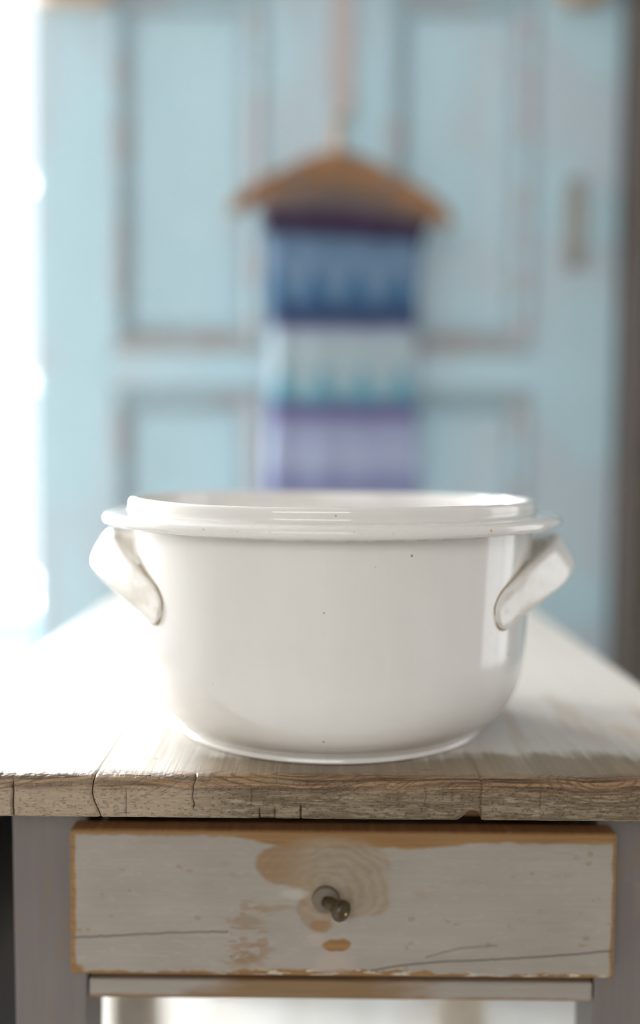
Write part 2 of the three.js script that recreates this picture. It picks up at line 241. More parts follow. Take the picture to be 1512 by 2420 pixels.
{ // woven cloth with bands of folk pattern
  const y0 = 0.79, y1 = 1.470;
  const S = (r, g, b) => new THREE.Color().setRGB(r / 255, g / 255, b / 255, THREE.SRGBColorSpace).toArray();
  const bands = [[400, S(118, 92, 70)], [450, S(112, 96, 84)], [476, S(98, 90, 94)], [492, S(76, 58, 80)], [508, S(56, 38, 62)], [552, S(54, 42, 76)], [572, S(98, 126, 154)], [640, S(112, 138, 166)], [700, S(94, 126, 158)], [716, S(78, 108, 144)], [724, S(46, 66, 102)], [764, S(52, 70, 108)], [780, S(158, 162, 188)], [796, S(166, 184, 192)], [880, S(168, 188, 196)], [925, S(140, 178, 190)], [942, S(112, 158, 176)], [952, S(92, 92, 132)], [984, S(112, 106, 150)], [1000, S(150, 156, 190)], [1090, S(168, 178, 208)], [1140, S(136, 142, 182)], [1200, S(140, 150, 188)], [1260, S(80, 86, 130)], [1300, S(160, 168, 200)]];
  const cloth = paint(512, 1024, (u, v) => {
    const py = 497 + (1.404 - (y0 + v * (y1 - y0))) / 0.000786, wob = 3 * (fbm(u * 8, v * 20, 3) - 0.5), p = py + wob;
    let i = 0; while (i < bands.length - 2 && bands[i + 1][0] < p) i++;
    let c = mix3(bands[i][1], bands[i + 1][1], clamp((p - bands[i][0]) / (bands[i + 1][0] - bands[i][0])));
    const spike = (n, off, from, to, col, k) => { const ph = ((u * n + off) % 1 + 1) % 1, d = Math.abs(ph - 0.5) * 2, t = (p - from) / (to - from); if (t > 0 && t < 1) c = mix3(c, col, k * sm(t * 0.62 + 0.12, t * 0.62 - 0.06, d)); };
    spike(3.7, 0.34, 618, 722, S(48, 92, 130), 0.95); spike(3.7, 0.84, 566, 606, S(84, 114, 150), 0.5);
    spike(3.7, 0.16, 856, 950, S(96, 152, 174), 0.95); spike(3.7, 0.66, 796, 830, S(184, 194, 208), 0.5);
    spike(4.5, 0.2, 490, 552, S(40, 28, 52), 0.8); spike(3.7, 0.4, 1010, 1100, S(174, 188, 208), 0.35); spike(3.7, 0.9, 1100, 1170, S(124, 130, 172), 0.5);
    const weave = 0.88 + 0.12 * Math.sin(u * 512 * 1.6) * Math.sin(v * 1024 * 1.6) + 0.1 * (fbm(u * 60, v * 130, 3) - 0.5);
    return [c[0] * weave, c[1] * weave, c[2] * weave];
  });
  cloth.wrapS = cloth.wrapT = THREE.ClampToEdgeWrapping;
  const mat = new THREE.MeshPhysicalMaterial({ map: cloth, roughness: 0.95, sheen: 0.3, sheenRoughness: 0.6, sheenColor: lin(0.6, 0.6, 0.65) });
  const g0 = thing('hanging_cloth', 'woven cloth with plum, blue and lavender pattern bands pinned to the wooden hanger', 'cloth', 0, 0, 0);
  const NU = 90, NV = 120, pos = [], uv = [], idx = [];
  for (let j = 0; j <= NV; j++) for (let i = 0; i <= NU; i++) {
    const v = j / NV, a = i / NU * Math.PI * 2, cx = Math.sign(Math.cos(a)) * Math.pow(Math.abs(Math.cos(a)), 0.55), sx = Math.sign(Math.sin(a)) * Math.pow(Math.abs(Math.sin(a)), 0.6);
    const y = y0 + v * (y1 - y0), half = 0.141 + 0.004 * Math.sin(v * 9) + 0.018 * sm(0.80, 0.95, v), u = (1 - cx) / 2, x = 0.0415 - cx * half;
    const yoke = -0.045 * Math.abs(x - 0.03) / 0.15 * sm(0.86, 1, v) - 0.012 * (x / 0.15) * sm(0.6, 1, v), fold = (0.0030 * Math.sin(u * 21 + v * 1.7) + 0.0016 * Math.sin(u * 43 - v * 3)) * sm(1.02, 0.7, v);
    const deep = (0.017 - 0.002 * v) * Math.sqrt(clamp((1.001 - v) / 0.03));
    pos.push(x, y + yoke + 0.004 * Math.sin(u * 17) * (1 - v), HZ + 0.050 + sx * Math.max(deep, 0.002) + fold); uv.push(u, v);
  }
  for (let j = 0; j < NV; j++) for (let i = 0; i < NU; i++) { const a = j * (NU + 1) + i, b = a + NU + 1; idx.push(a, b, a + 1, b, b + 1, a + 1); }
  const g = new THREE.BufferGeometry(); g.setAttribute('position', new THREE.Float32BufferAttribute(pos, 3)); g.setAttribute('uv', new THREE.Float32BufferAttribute(uv, 2)); g.setIndex(idx); g.computeVertexNormals();
  mesh('cloth', g, mat, g0);
  const tape = std({ color: lin(0.20, 0.14, 0.13), roughness: 0.9 });
  for (const [x, y] of [[-0.05, 1.462], [0.125, 1.452]]) { mesh('hanging_tab', box(x - 0.008, x + 0.008, y - 0.02, y + 0.028, HZ + 0.024, HZ + 0.027, 0.001), tape, g0); mesh('pin', new THREE.SphereGeometry(0.004, 12, 10).translate(x, y + 0.02, HZ + 0.029), metal, g0); }
}

// ---------------------------------------------------------------- the table
const X0 = -0.266, X1 = 0.262, ZF = -0.552, ZB = -1.78, THK = 0.0235;
const table = thing('wooden_table', 'distressed whitewashed wooden table with a drawer and a cracked plank top', 'table', 0, 0, 0);
{
  // profile of a plank: arc length s runs from under the front edge, up the worn nose and back along the top
  const prof = []; const bot = TABLE - THK, rT = 0.0075, rB = 0.0025;
  const put = (z, y, s) => prof.push([z, y, s]);
  let s = -0.03;
  for (const z of [ZF - 0.033, ZF - 0.015, ZF - rB]) { put(z, bot, s); s += 0.015; }
  s = 0; for (let k = 1; k <= 4; k++) { const a = k / 4 * Math.PI / 2; s += rB * Math.PI / 8; put(ZF - rB + rB * Math.sin(a), bot + rB - rB * Math.cos(a), s); }
  const flat = THK - rB - rT; for (let k = 1; k <= 18; k++) { s += flat / 18; put(ZF, bot + rB + flat * k / 18, s); }
  for (let k = 1; k <= 10; k++) { const a = k / 10 * Math.PI / 2; s += rT * Math.PI / 20; put(ZF - rT + rT * Math.cos(a), TABLE - rT + rT * Math.sin(a), s); }
  const sNose = s; let step = 0.0009, z = ZF - rT;
  while (z > ZB + 0.02) { z -= step; s += step; put(Math.max(z, ZB + 0.006), TABLE, s); step = Math.min(step * 1.035, 0.05); }
  put(ZB, TABLE - 0.006, s + 0.01); put(ZB, bot, s + 0.02); put(ZF - 0.3, bot, s + 0.3);
  const S_TOT = 1.32;
  // texture rows: most of them spent on the nose and the front of the top
  const vOf = (q) => q < 0.14 ? 0.02 + 0.62 * (q + 0.01) / 0.15 : 0.64 + 0.36 * clamp((q - 0.14) / (S_TOT - 0.14)), qOf = (v) => v < 0.64 ? (v - 0.02) / 0.62 * 0.15 - 0.01 : 0.14 + (v - 0.64) / 0.36 * (S_TOT - 0.14);
  const joint1 = (q) => -0.1285 + 0.0016 * Math.sin(q * 210 + 0.6) * sm(0.03, 0.0, q) + 0.0012 * fbm(q * 160, 3.3, 2) - 0.003 * sm(0.012, 0, q) * -1 + 0.004 * sm(0.05, 0.6, q), joint2 = (q) => 0.0935 + 0.0012 * (fbm(q * 190, 7.7, 2) - 0.5) + 0.003 * sm(0.05, 0.7, q);
  // cracks in the end grain: [x, s from, s to, depth, width, wander]
  const cracks = [[-0.1745, 0.001, 0.0215, 0.0022, 0.00045, 0.0022], [-0.0705, 0.007, 0.030, 0.0013, 0.0003, 0.0024], [-0.0095, 0.0, 0.0085, 0.0018, 0.0004, 0.0006], [-0.109, 0.003, 0.017, 0.0008, 0.0003, 0.0003], [-0.033, 0.0008, 0.006, 0.0012, 0.0004, 0.0003], [-0.0243, 0.0008, 0.0062, 0.0012, 0.0004, 0.0003], [-0.038, 0.008, 0.018, 0.0006, 0.0003, 0.001], [0.0605, 0.006, 0.02, 0.0005, 0.0003, 0.003], [0.128, 0.004, 0.018, 0.0006, 0.0003, 0.004], [-0.2215, 0.0, 0.02, 0.0012, 0.0004, 0.002]];
  const crackAt = (c, q) => c[0] + c[5] * (fbm(q * 140, c[0] * 900, 3) - 0.5) * 2;
  const [map, bump] = paint(2048, 2048, (u, v) => {
    const x = X0 + u * (X1 - X0), q = qOf(v), onTop = q - sNose;
    const g1 = fbm(x * 420 + 0.6 * fbm(x * 30, q * 12, 2), q * 9, 5), g2 = fbm(x * 1400, q * 26, 3), blot = fbm(x * 22 + 5, q * 14 + 2, 5), fine = fbm(x * 900, q * 900, 2);
    let c, hgt = 0.5 + 0.25 * (g1 - 0.5) + 0.12 * (g2 - 0.5);
    const topPaint = mix3([0.53, 0.49, 0.44], [0.66, 0.63, 0.585], clamp(g1 * 0.7 + blot * 0.5));
    const rubbedShade = sm(0.052, 0.026, onTop + 0.05 * (fbm(x * 34 + 2, q * 30, 4) - 0.5) + 0.02 * (g1 - 0.5)) * sm(-0.085, -0.055, x + 0.02 * (blot - 0.5));   // wash worn thin along the front, with the pot shadow painted in
    // end grain under thin wash, fibres across, darker grey-brown towards the right board
    const fib = fbm(x * 110, q * 1500, 4), pit = sm(0.60, 0.72, fbm(x * 520 + 9, q * 900, 4)), chip = sm(0.42, 0.70, fbm(x * 90 + 31, q * 520 + 5, 4));
    const rightTone = sm(-0.09, -0.03, x + 0.03 * (blot - 0.5)) ;
    let endC = mix3(mix3([0.32, 0.245, 0.165], [0.43, 0.34, 0.245], fib), mix3([0.145, 0.105, 0.062], [0.27, 0.208, 0.135], sm(0.25, 0.8, fib * 0.65 + chip * 0.35)), rightTone);
    endC = mix3(endC, [0.07, 0.048, 0.028], pit * (0.25 + 0.2 * rightTone));
    endC = mix3(endC, [0.50, 0.42, 0.32], sm(0.66, 0.8, fbm(x * 120 + 77, q * 620, 4)) * 0.35);
    hgt += (fib - 0.5) * 0.35 * sm(0.003, -0.004, onTop) - pit * 0.3 * sm(0.0, -0.005, onTop);
    // paint rubbed off along the nose: brown wood with horizontal grain
    const edge = sm(-0.0135 + 0.003 * (blot - 0.5), -0.0085, onTop) * sm(0.0075 + 0.016 * (fbm(x * 60, 4, 3) - 0.5), -0.0005, onTop);
    const hb = fbm(x * 26 + 3, q * 620 + 0.8 * fbm(x * 18, 2, 3) * 6, 4);
    const brown = mix3([0.065, 0.03, 0.013], [0.37, 0.225, 0.115], sm(0.25, 0.75, hb));
    c = mix3(endC, mix3(topPaint, mix3([0.20, 0.145, 0.085], [0.34, 0.26, 0.175], g1), rubbedShade * 0.92), sm(-0.004, 0.003, onTop));
    c = mix3(c, brown, clamp(edge * (0.55 + 0.8 * (fbm(x * 45 + 8, q * 260, 4) - 0.25))));
    // growth rings that break out at the front of the top
    for (const [rx, rq, a, b, wd] of [[0.166, sNose - 0.002, 0.05, 0.022, 950], [-0.012, sNose + 0.001, 0.07, 0.016, 620], [-0.20, sNose - 0.001, 0.06, 0.014, 700]]) {
      const ex = (x - rx) / a, eq = (q - rq) / b, rr = Math.hypot(ex, eq) + 0.06 * (fbm(x * 120, q * 200, 3) - 0.5); if (rr < 1) { const ring = Math.pow(0.5 + 0.5 * Math.sin(rr * wd * 0.06 + 2.2 * fbm(x * 50, q * 90, 2)), 3), m = sm(1, 0.72, rr) * (0.35 + 0.65 * sm(0.008, -0.002, onTop)); c = mix3(c, [0.14, 0.085, 0.045], ring * m * 0.75); hgt -= ring * m * 0.22; }
    }
    // slanted dark fibres on the nose
    for (const [fx, w] of [[-0.09, 0.045], [-0.21, 0.05], [0.03, 0.05], [0.10, 0.04]]) { const t = Math.abs(x - fx) / w; if (t < 1) { const l = sm(0.62, 0.8, fbm((x - q * 1.6) * 640, (q + x * 0.2) * 90, 3)) * sm(1, 0.5, t) * sm(0.004, -0.002, onTop) * sm(-0.019, -0.006, onTop); c = mix3(c, [0.10, 0.065, 0.04], l * 0.75); hgt -= l * 0.2; } }
    // warm bare streaks and stains on the top
    const bare = sm(0.57, 0.75, fbm(x * 60 + 3, q * 7 + 1, 5)) * sm(0, 0.01, onTop); c = mix3(c, [0.44, 0.31, 0.215], bare * 0.42);
    const js = Math.abs(x - joint1(q) - 0.001) ; c = mix3(c, [0.40, 0.27, 0.19], sm(0.006, 0.0, js) * 0.45 * sm(0, 0.004, onTop));
    const spot = sm(0.0016, 0.0006, Math.hypot(x + 0.098, (q - sNose - 0.029) * 1.0)) + sm(1, 0.2, Math.hypot((x - 0.064) / 0.008, (q - sNose - 0.0115) / 0.0014)); c = mix3(c, [0.13, 0.09, 0.06], clamp(spot) * 0.8);
    c = mix3(c, [0.50, 0.34, 0.21], sm(1, 0.2, Math.hypot((x - 0.205) / 0.02, (q - 0.125) / 0.03)) * 0.4 * sm(0.4, 0.6, blot));
    for (const k of cracks) if (q > k[1] - 0.001 && q < k[2] + 0.004) { const d = Math.abs(x - crackAt(k, q)), e = sm(k[1] - 0.001, k[1] + 0.001, q) * sm(k[2] + 0.004, k[2], q); c = mix3(c, [0.02, 0.014, 0.01], sm(k[4] * 1.3, k[4] * 0.3, d) * e * clamp(k[3] / 0.0013)); }
    const kf = 0.95 + 0.1 * fine; return [c[0] * kf, c[1] * kf, c[2] * kf, hgt];
  }, true);
  map.wrapS = map.wrapT = bump.wrapS = bump.wrapT = THREE.ClampToEdgeWrapping;
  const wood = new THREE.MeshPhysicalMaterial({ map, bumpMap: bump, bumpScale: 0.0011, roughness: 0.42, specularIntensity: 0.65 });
  const gap = (k, q) => k === 1 ? 0.0001 + 0.00028 * sm(sNose + 0.02, sNose, q) : 0.00006 + 0.0001 * sm(0.012, 0, q);
  const edges = [() => X0, joint1, joint2, () => X1];
  for (let k = 0; k < 3; k++) {
    const cols = Math.round((edges[k + 1](0.02) - edges[k](0.02)) / 0.0006), pos = [], uv = [], idx = [], R = prof.length;
    for (const [pz, py, q] of prof) for (let i = 0; i <= cols; i++) {
      const a = edges[k](q) + (k ? gap(k, q) : 0), b = edges[k + 1](q) - (k < 2 ? gap(k + 1, q) : 0), t = i / cols, x = a + (b - a) * t;
      let inz = 0, iny = 0; const ed = Math.min(x - a, b - x), front = q >= 0 && q < sNose + 0.004 ? 1 : 0;
      const rel = sm(0.0014, 0, ed) * (0.0003 + 0.0007 * sm(sNose + 0.012, sNose - 0.004, q)); const sn = clamp((q - 0.013) / (sNose - 0.013));     // 0 front face .. 1 top
      let dd = rel + (front ? 0.0006 * (fbm(x * 90, q * 120, 3) - 0.5) + 0.00045 * (fbm(x * 420, q * 420, 2) - 0.5) : 0);
      if (q > 0 && q < sNose + 0.05) dd += 0.0009 * (fbm(x * 24 + 4, 3, 3) - 0.5) * sm(sNose + 0.05, sNose, q);
      for (const c of cracks) if (q > c[1] - 0.001 && q < c[2] + 0.003) { const d = Math.abs(x - crackAt(c, q)); if (d < 0.0016) dd += c[3] * sm(c[4] * 2.4, 0, d) * sm(c[1] - 0.001, c[1] + 0.001, q) * sm(c[2] + 0.003, c[2] - 0.001, q); }
      inz = dd * (1 - sn); iny = dd * sn;
      // broken-away piece at the foot of the nose beside the right joint, and a small square nick
      const nick = sm(0.010, 0.0, Math.abs(x - 0.0885)) * (x < 0.0938 ? 1 : 0) * sm(0.009, 0.0, q) * (q > -0.02 ? 1 : 0); let up = 0; if (nick > 0.03) { inz += 0.004 * nick; up = 0.0055 * nick * (q < 0.009 ? 1 : 0) * sm(0.086 - 0.016, 0.0935, x); }
      if (Math.abs(x + 0.0287) < 0.0043 && q >= 0 && q < 0.0045) inz += 0.0012;
      pos.push(x, py - iny + up, pz - inz); uv.push((x - X0) / (X1 - X0), vOf(clamp(q, -0.009, S_TOT)));
    }
    const at = (r, i) => r * (cols + 1) + i;
    for (let r = 0; r < R - 1; r++) for (let i = 0; i < cols; i++) idx.push(at(r, i), at(r, i + 1), at(r + 1, i), at(r + 1, i), at(r, i + 1), at(r + 1, i + 1));
    for (let i = 0; i < cols; i++) idx.push(at(R - 1, i), at(R - 1, i + 1), at(0, i), at(0, i), at(R - 1, i + 1), at(0, i + 1));
    for (const [i, flip] of [[0, 0], [cols, 1]]) { const base = pos.length / 3; for (let r = 0; r < R; r++) { const p = at(r, i) * 3; pos.push(pos[p], pos[p + 1], pos[p + 2]); uv.push(uv[at(r, i) * 2], uv[at(r, i) * 2 + 1]); } const cc = pos.length / 3; pos.push(pos[base * 3], TABLE - THK / 2, -0.6); uv.push(uv[base * 2], 0.1); for (let r = 0; r < R; r++) { const n = (r + 1) % R; if (flip) idx.push(cc, base + n, base + r); else idx.push(cc, base + r, base + n); } }
    const g = new THREE.BufferGeometry(); g.setAttribute('position', new THREE.Float32BufferAttribute(pos, 3)); g.setAttribute('uv', new THREE.Float32BufferAttribute(uv, 2)); g.setIndex(idx); g.computeVertexNormals();
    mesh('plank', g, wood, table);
  }
}

// painted frame wood, scuffed to brown
const frameTex = paint(1024, 1024, (u, v) => {
  const x = u * 0.4, y = v * 0.4, gr = fbm(x * 400, y * 24, 4), bl = fbm(x * 26, y * 14, 5), sc = sm(0.64, 0.74, fbm(x * 130 + 3, y * 36, 4));
  let c = mix3([0.15, 0.13, 0.122], [0.205, 0.18, 0.168], gr * 0.5 + bl * 0.5); c = mix3(c, [0.22, 0.15, 0.09], sc * 0.4);
  c = mix3(c, [0.30, 0.22, 0.15], sm(0.63, 0.8, fbm(x * 40 + 9, y * 12, 4)) * 0.4);
  return c;
});
const framePaint = std({ map: withRepeat(frameTex, 2.5, 2.5), roughness: 0.6 }), framePaint2 = std({ map: withRepeat(frameTex, 2.5, 2.5, 0.43, 0.3), roughness: 0.6 });
const railTex = paint(1024, 128, (u, v) => {           // lower rail: paint gone along the middle and the bottom arris
  const x = u * 0.32, bl = fbm(x * 60, v * 3, 4), gr = fbm(x * 30, v * 26, 4);
  const pc = mix3([0.30, 0.265, 0.23], [0.38, 0.335, 0.29], gr), wc = mix3([0.17, 0.09, 0.03], [0.29, 0.165, 0.065], gr);
  const m = clamp(sm(0.22, 0.34, u + 0.1 * (bl - 0.5) + 0.1 * (1 - v)) * sm(0.74, 0.56, u + 0.14 * (bl - 0.5)) + sm(0.26, 0.05, v + 0.3 * (bl - 0.5)));
  return mix3(pc, wc, m * 0.9);
});
const bareWood = std({ map: withRepeat(brownWoodTex, 4, 4), roughness: 0.7 });
const ZL = -0.602;                                        // front face of legs and rails
const LX = [[-0.1902, -0.1425], [0.1738, 0.2215]];
{
  for (const [a, b] of LX) for (const [za, zb] of [[ZL - 0.047, ZL], [-1.735, -1.69]]) {
    const taper = (g) => { const p = g.attributes.position; for (let i = 0; i < p.count; i++) { const y = p.getY(i), k = clamp((0.56 - y) / 0.56) * 0.22, mx = (a + b) / 2, mz = (za + zb) / 2; p.setX(i, p.getX(i) + (mx - p.getX(i)) * k); p.setZ(i, p.getZ(i) + (mz - p.getZ(i)) * k); } return g; };
    const g = taper(box(a, b, 0, TABLE - THK - 0.0005, za, zb, 0.002));
    mesh('leg', g, a < 0 ? framePaint : framePaint2, table);
  }
  const rg = box(LX[0][1], LX[1][0], 0.6025, 0.6148, ZL - 0.022, ZL - 0.0008, 0.0015), p = rg.attributes.position, uv = rg.attributes.uv;
  for (let i = 0; i < p.count; i++) uv.setXY(i, (p.getX(i) - LX[0][1]) / (LX[1][0] - LX[0][1]), (p.getY(i) - 0.6025) / 0.0123);
  mesh('drawer_rail', rg, std({ map: railTex, roughness: 0.6 }), table);
  mesh('top_rail', box(LX[0][1], LX[1][0], 0.7205, TABLE - THK - 0.0005, ZL - 0.022, ZL - 0.002, 0.001), bareWood, table);
  for (const [a] of [[LX[0][0] + 0.004], [LX[1][1] - 0.026]]) mesh('side_apron', box(a, a + 0.022, 0.605, TABLE - THK - 0.0005, -1.69, ZL - 0.047, 0.001), framePaint, table);
  mesh('end_apron', box(LX[0][1], LX[1][0], 0.605, TABLE - THK - 0.0005, -1.73, -1.708, 0.001), framePaint, table);
  // small stub of the drawer runner showing under the left corner
}
{ // drawer
  const d = new THREE.Group(); d.name = 'drawer'; table.add(d);
  const DX0 = -0.1503, DX1 = 0.1822, DY0 = 0.6262, DY1 = 0.7168, DZ = -0.586;
  const PX = (u) => 163 + u * 1298, PY = (v) => 2306 - v * 344;
  const spots = [[290, 2050, 14, 5], [425, 2046, 9, 8], [448, 2056, 12, 5], [530, 2036, 22, 6], [565, 2066, 26, 14], [240, 2116, 8, 10], [306, 2106, 6, 5], [265, 2166, 8, 8], [470, 2170, 14, 6], [1394, 2008, 8, 9], [1392, 2030, 10, 6], [1366, 2018, 10, 10], [1340, 2006, 24, 4], [972, 2166, 9, 13], [1060, 2170, 12, 4], [1085, 2178, 16, 4], [1212, 2183, 11, 7], [1240, 2164, 12, 7], [1160, 2226, 7, 10], [972, 2228, 8, 6], [962, 2238, 6, 6], [1380, 2150, 7, 7], [1396, 2206, 12, 6], [1386, 2222, 16, 5], [1416, 2118, 10, 7], [1445, 2175, 10, 4], [1282, 2146, 9, 6], [1260, 2058, 7, 5], [1218, 2060, 8, 7], [1010, 2104, 40, 20], [1120, 2076, 30, 6], [1350, 2060, 60, 8], [185, 2198, 10, 7], [206, 2196, 8, 5], [962, 2286, 6, 10], [1310, 2194, 20, 4]];
  const [map, bump] = paint(2048, 640, (u, v) => {
    const x0 = PX(u), y0 = PY(v), wx = 18 * (fbm(x0 / 40, y0 / 40, 4) - 0.5), wy = 14 * (fbm(x0 / 36 + 50, y0 / 30 + 9, 4) - 0.5), x = x0 + wx, y = y0 + wy;
    const hg = fbm(x0 / 160, y0 / 5 + 2 * fbm(x0 / 300, y0 / 60, 2), 5), bl = fbm(x0 / 130, y0 / 60, 5), mott = fbm(x0 / 22 + 8, y0 / 9, 4);
    let c = mix3([0.285, 0.248, 0.21], [0.375, 0.332, 0.288], clamp(bl * 0.7 + hg * 0.45)); c = mix3(c, [0.40, 0.36, 0.32], sm(0.6, 0.8, mott) * 0.35);
    let h = 0.62 + 0.1 * (hg - 0.5);
    const kx = x0 - 782, ky = (y0 - 2102) * 1.25, kr = Math.hypot(kx, ky), rings = 0.5 + 0.5 * Math.sin(kr / 4 + 9 * fbm(x0 / 46, y0 / 30, 4));
    const orange = mix3([0.20, 0.10, 0.028], [0.33, 0.18, 0.06], hg), grey = mix3([0.23, 0.165, 0.10], [0.36, 0.28, 0.195], rings * 0.4 + 0.6 * mott);
    const worn = (m, col) => { c = mix3(c, col, clamp(m)); h -= 0.3 * clamp(m); };
    // bare orange edges
    const topEdge = 1974 + 26 * sm(520, 700, x0) * sm(1120, 980, x0) + 12 * sm(980, 1100, x0) + 6 * (fbm(x0 / 30, 2, 3) - 0.5); worn(sm(topEdge + 5, topEdge - 4, y0 + wy * 0.5), orange);
    worn(sm(182, 174, x0 + 0.5 * wx), orange); worn(sm(1446, 1453, x0 + 0.5 * wx), orange); worn(sm(30, 16, Math.hypot(x - 176, y - 2300)), orange);
    const lowEdge = 2296 - 7 * sm(470, 560, x0) * sm(1060, 980, x0) + 14 * (fbm(x0 / 26, 8, 3) - 0.5); worn(sm(lowEdge - 3, lowEdge + 4, y0), mix3(orange, [0.50, 0.44, 0.34], sm(0.52, 0.62, fbm(x0 / 34, y0 / 7, 3)) * sm(480, 560, x0)));
    // paint rubbed off round the knob, the rings of the wood showing
    const e = (cx, cy, a, b, soft = 0.12) => sm(1 + soft, 1 - soft, Math.hypot((x - cx) / a, (y - cy) / b));
    const big = Math.max(e(770, 2036, 150, 62), e(820, 2100, 104, 66), e(668, 2040, 66, 44), e(748, 2150, 44, 40), e(880, 2130, 50, 30));
    const left = sm(770, 640, x0 + 20 * (mott - 0.5));
    worn(big * (0.80 + 0.25 * (bl - 0.4)), mix3(grey, mix3(orange, [0.22, 0.11, 0.04], sm(0.55, 0.8, rings) * 0.7), left * 0.85));
    worn(e(800, 2082, 26, 14, 0.4) * 0.45, [0.36, 0.32, 0.265]); worn(e(700, 2110, 32, 14, 0.5) * 0.5, [0.5, 0.46, 0.4]);
    worn(e(800, 2231, 32, 17), orange); worn(e(760, 2182, 26, 14, 0.3) * 0.8, [0.27, 0.15, 0.06]);
    worn(e(790, 2275, 46, 22, 0.4) * 0.55, [0.44, 0.345, 0.30]); worn(e(748, 2215, 22, 14, 0.4) * 0.35, [0.50, 0.36, 0.33]);
    // scuffed band left of the knob
    const scuff = sm(0.52, 0.64, fbm(x0 / 24 + 3, y0 / 8 + 40, 4)) * e(588, 2210, 62, 84, 0.3); worn(scuff * 0.62, [0.27, 0.17, 0.10]);
    worn(e(650, 2146, 60, 7, 0.4) * 0.5, [0.26, 0.17, 0.09]); worn(e(586, 2176, 40, 12, 0.4) * 0.6, [0.25, 0.17, 0.10]); worn(e(580, 2234, 44, 5, 0.4) * 0.6, [0.28, 0.15, 0.10]); worn(e(570, 2262, 46, 14, 0.5) * sm(0.45, 0.6, mott) * 0.8, [0.25, 0.16, 0.09]);
    worn(e(694, 2172, 26, 18, 0.6) * 0.35, [0.34, 0.30, 0.26]);
    for (const [sx, sy, a, b] of spots) if (Math.abs(x0 - sx) < a * 3 && Math.abs(y0 - sy) < b * 4) worn(sm(1.15, 0.5, Math.hypot((x0 - sx + wx) / a, (y0 - sy + wy) / b)) * (a > 18 ? 0.22 : 0.5) * sm(0.3, 0.55, fbm(x0 / 9, y0 / 6, 3)), [0.26, 0.165, 0.085]);
    // two long hairline cracks
    const crack = (pts, w, k) => { for (let i = 0; i < pts.length - 1; i++) { const [ax, ay] = pts[i], [bx, by] = pts[i + 1]; if (x0 >= ax && x0 <= bx) { const yy = ay + (by - ay) * (x0 - ax) / (bx - ax) + 3 * (fbm(x0 / 18, 5, 3) - 0.5), d = Math.abs(y0 - yy), m = sm(w * 1.5, w * 0.3, d); c = mix3(c, [0.13, 0.115, 0.10], m * k); h -= m * 0.55; } } };
    crack([[163, 2218], [280, 2212], [400, 2204], [540, 2200]], 2.6, 0.7); crack([[880, 2290], [960, 2276], [1040, 2268], [1160, 2262], [1300, 2252], [1400, 2244], [1461, 2238]], 2.6, 0.8); crack([[1010, 2258], [1090, 2236], [1180, 2228]], 2.2, 0.4);
    return [c[0], c[1], c[2], h];
  }, true);
  map.wrapS = map.wrapT = bump.wrapS = bump.wrapT = THREE.ClampToEdgeWrapping;
  const fg = new RoundedBoxGeometry(DX1 - DX0, DY1 - DY0, 0.016, 3, 0.0025), p = fg.attributes.position, uv = fg.attributes.uv, nrm = fg.attributes.normal;
  for (let i = 0; i < p.count; i++) uv.setXY(i, clamp(p.getX(i) / (DX1 - DX0) + 0.5, 0.002, 0.998), clamp(p.getY(i) / (DY1 - DY0) + 0.5, 0.004, 0.996));
  fg.translate((DX0 + DX1) / 2, (DY0 + DY1) / 2, DZ - 0.008);
  const faceMat = std({ map, bumpMap: bump, bumpScale: 0.0008, roughness: 0.58 });
  mesh('drawer_front', fg, [faceMat, faceMat, bareWood, bareWood, faceMat, bareWood], d);
  for (const [a, b] of [[DX0 + 0.012, DX0 + 0.024], [DX1 - 0.024, DX1 - 0.012]]) mesh('drawer_side', box(a, b, DY0 + 0.004, DY1 - 0.012, -0.95, DZ - 0.016, 0.001), bareWood, d);
  mesh('drawer_bottom', box(DX0 + 0.024, DX1 - 0.024, DY0 + 0.004, DY0 + 0.012, -0.938, DZ - 0.016, 0.001), bareWood, d);
  mesh('drawer_back', box(DX0 + 0.024, DX1 - 0.024, DY0 + 0.012, DY1 - 0.012, -0.95, -0.938, 0.001), bareWood, d);
  // crooked turned knob: broad greyed base, neck, dark rounded tip with a brass pin
  const k = new THREE.Group(); k.name = 'knob'; k.position.set(0.0056, 0.6752, DZ - 0.0005); d.add(k);
  const greyed = std({ map: withRepeat(paint(128, 128, (u, v) => mix3([0.11, 0.085, 0.06], [0.20, 0.16, 0.12], fbm(u * 14, v * 30, 4))), 1, 1), roughness: 0.55 });
  const tipMat = std({ map: withRepeat(paint(128, 128, (u, v) => mix3([0.035, 0.022, 0.010], [0.10, 0.065, 0.028], fbm(u * 10, v * 10, 4))), 1, 1), roughness: 0.38 });
  mesh('knob_base', new THREE.LatheGeometry([[0, 0], [0.0078, 0], [0.0084, 0.001], [0.0082, 0.0028], [0.0074, 0.004], [0.0050, 0.0048], [0, 0.0050]].map((q) => new THREE.Vector2(...q)), 40).rotateX(Math.PI / 2), greyed, k);
  const axis = new THREE.Vector3(0.0124, -0.0034, 0.0112), len = axis.length(), turn = new THREE.Quaternion().setFromUnitVectors(new THREE.Vector3(0, 1, 0), axis.clone().normalize());
  const tip = new THREE.LatheGeometry([[0, 0], [0.0040, 0], [0.0038, 0.006], [0.0040, 0.0095], [0.0056, 0.0116], [0.0066, 0.0143], [0.0063, 0.0172], [0.0047, 0.0192], [0.0020, 0.0202], [0, 0.0204]].map((q) => new THREE.Vector2(q[0], q[1] * len / 0.0204)), 36).applyQuaternion(turn).translate(0, 0, 0.003);
  mesh('knob_tip', tip, tipMat, k);
  mesh('brass_pin', new THREE.SphereGeometry(0.0014, 14, 10).translate(axis.x - 0.0006, axis.y + 0.0006, axis.z + 0.0033), std({ color: lin(0.45, 0.33, 0.13), metalness: 1, roughness: 0.35 }), k);
}

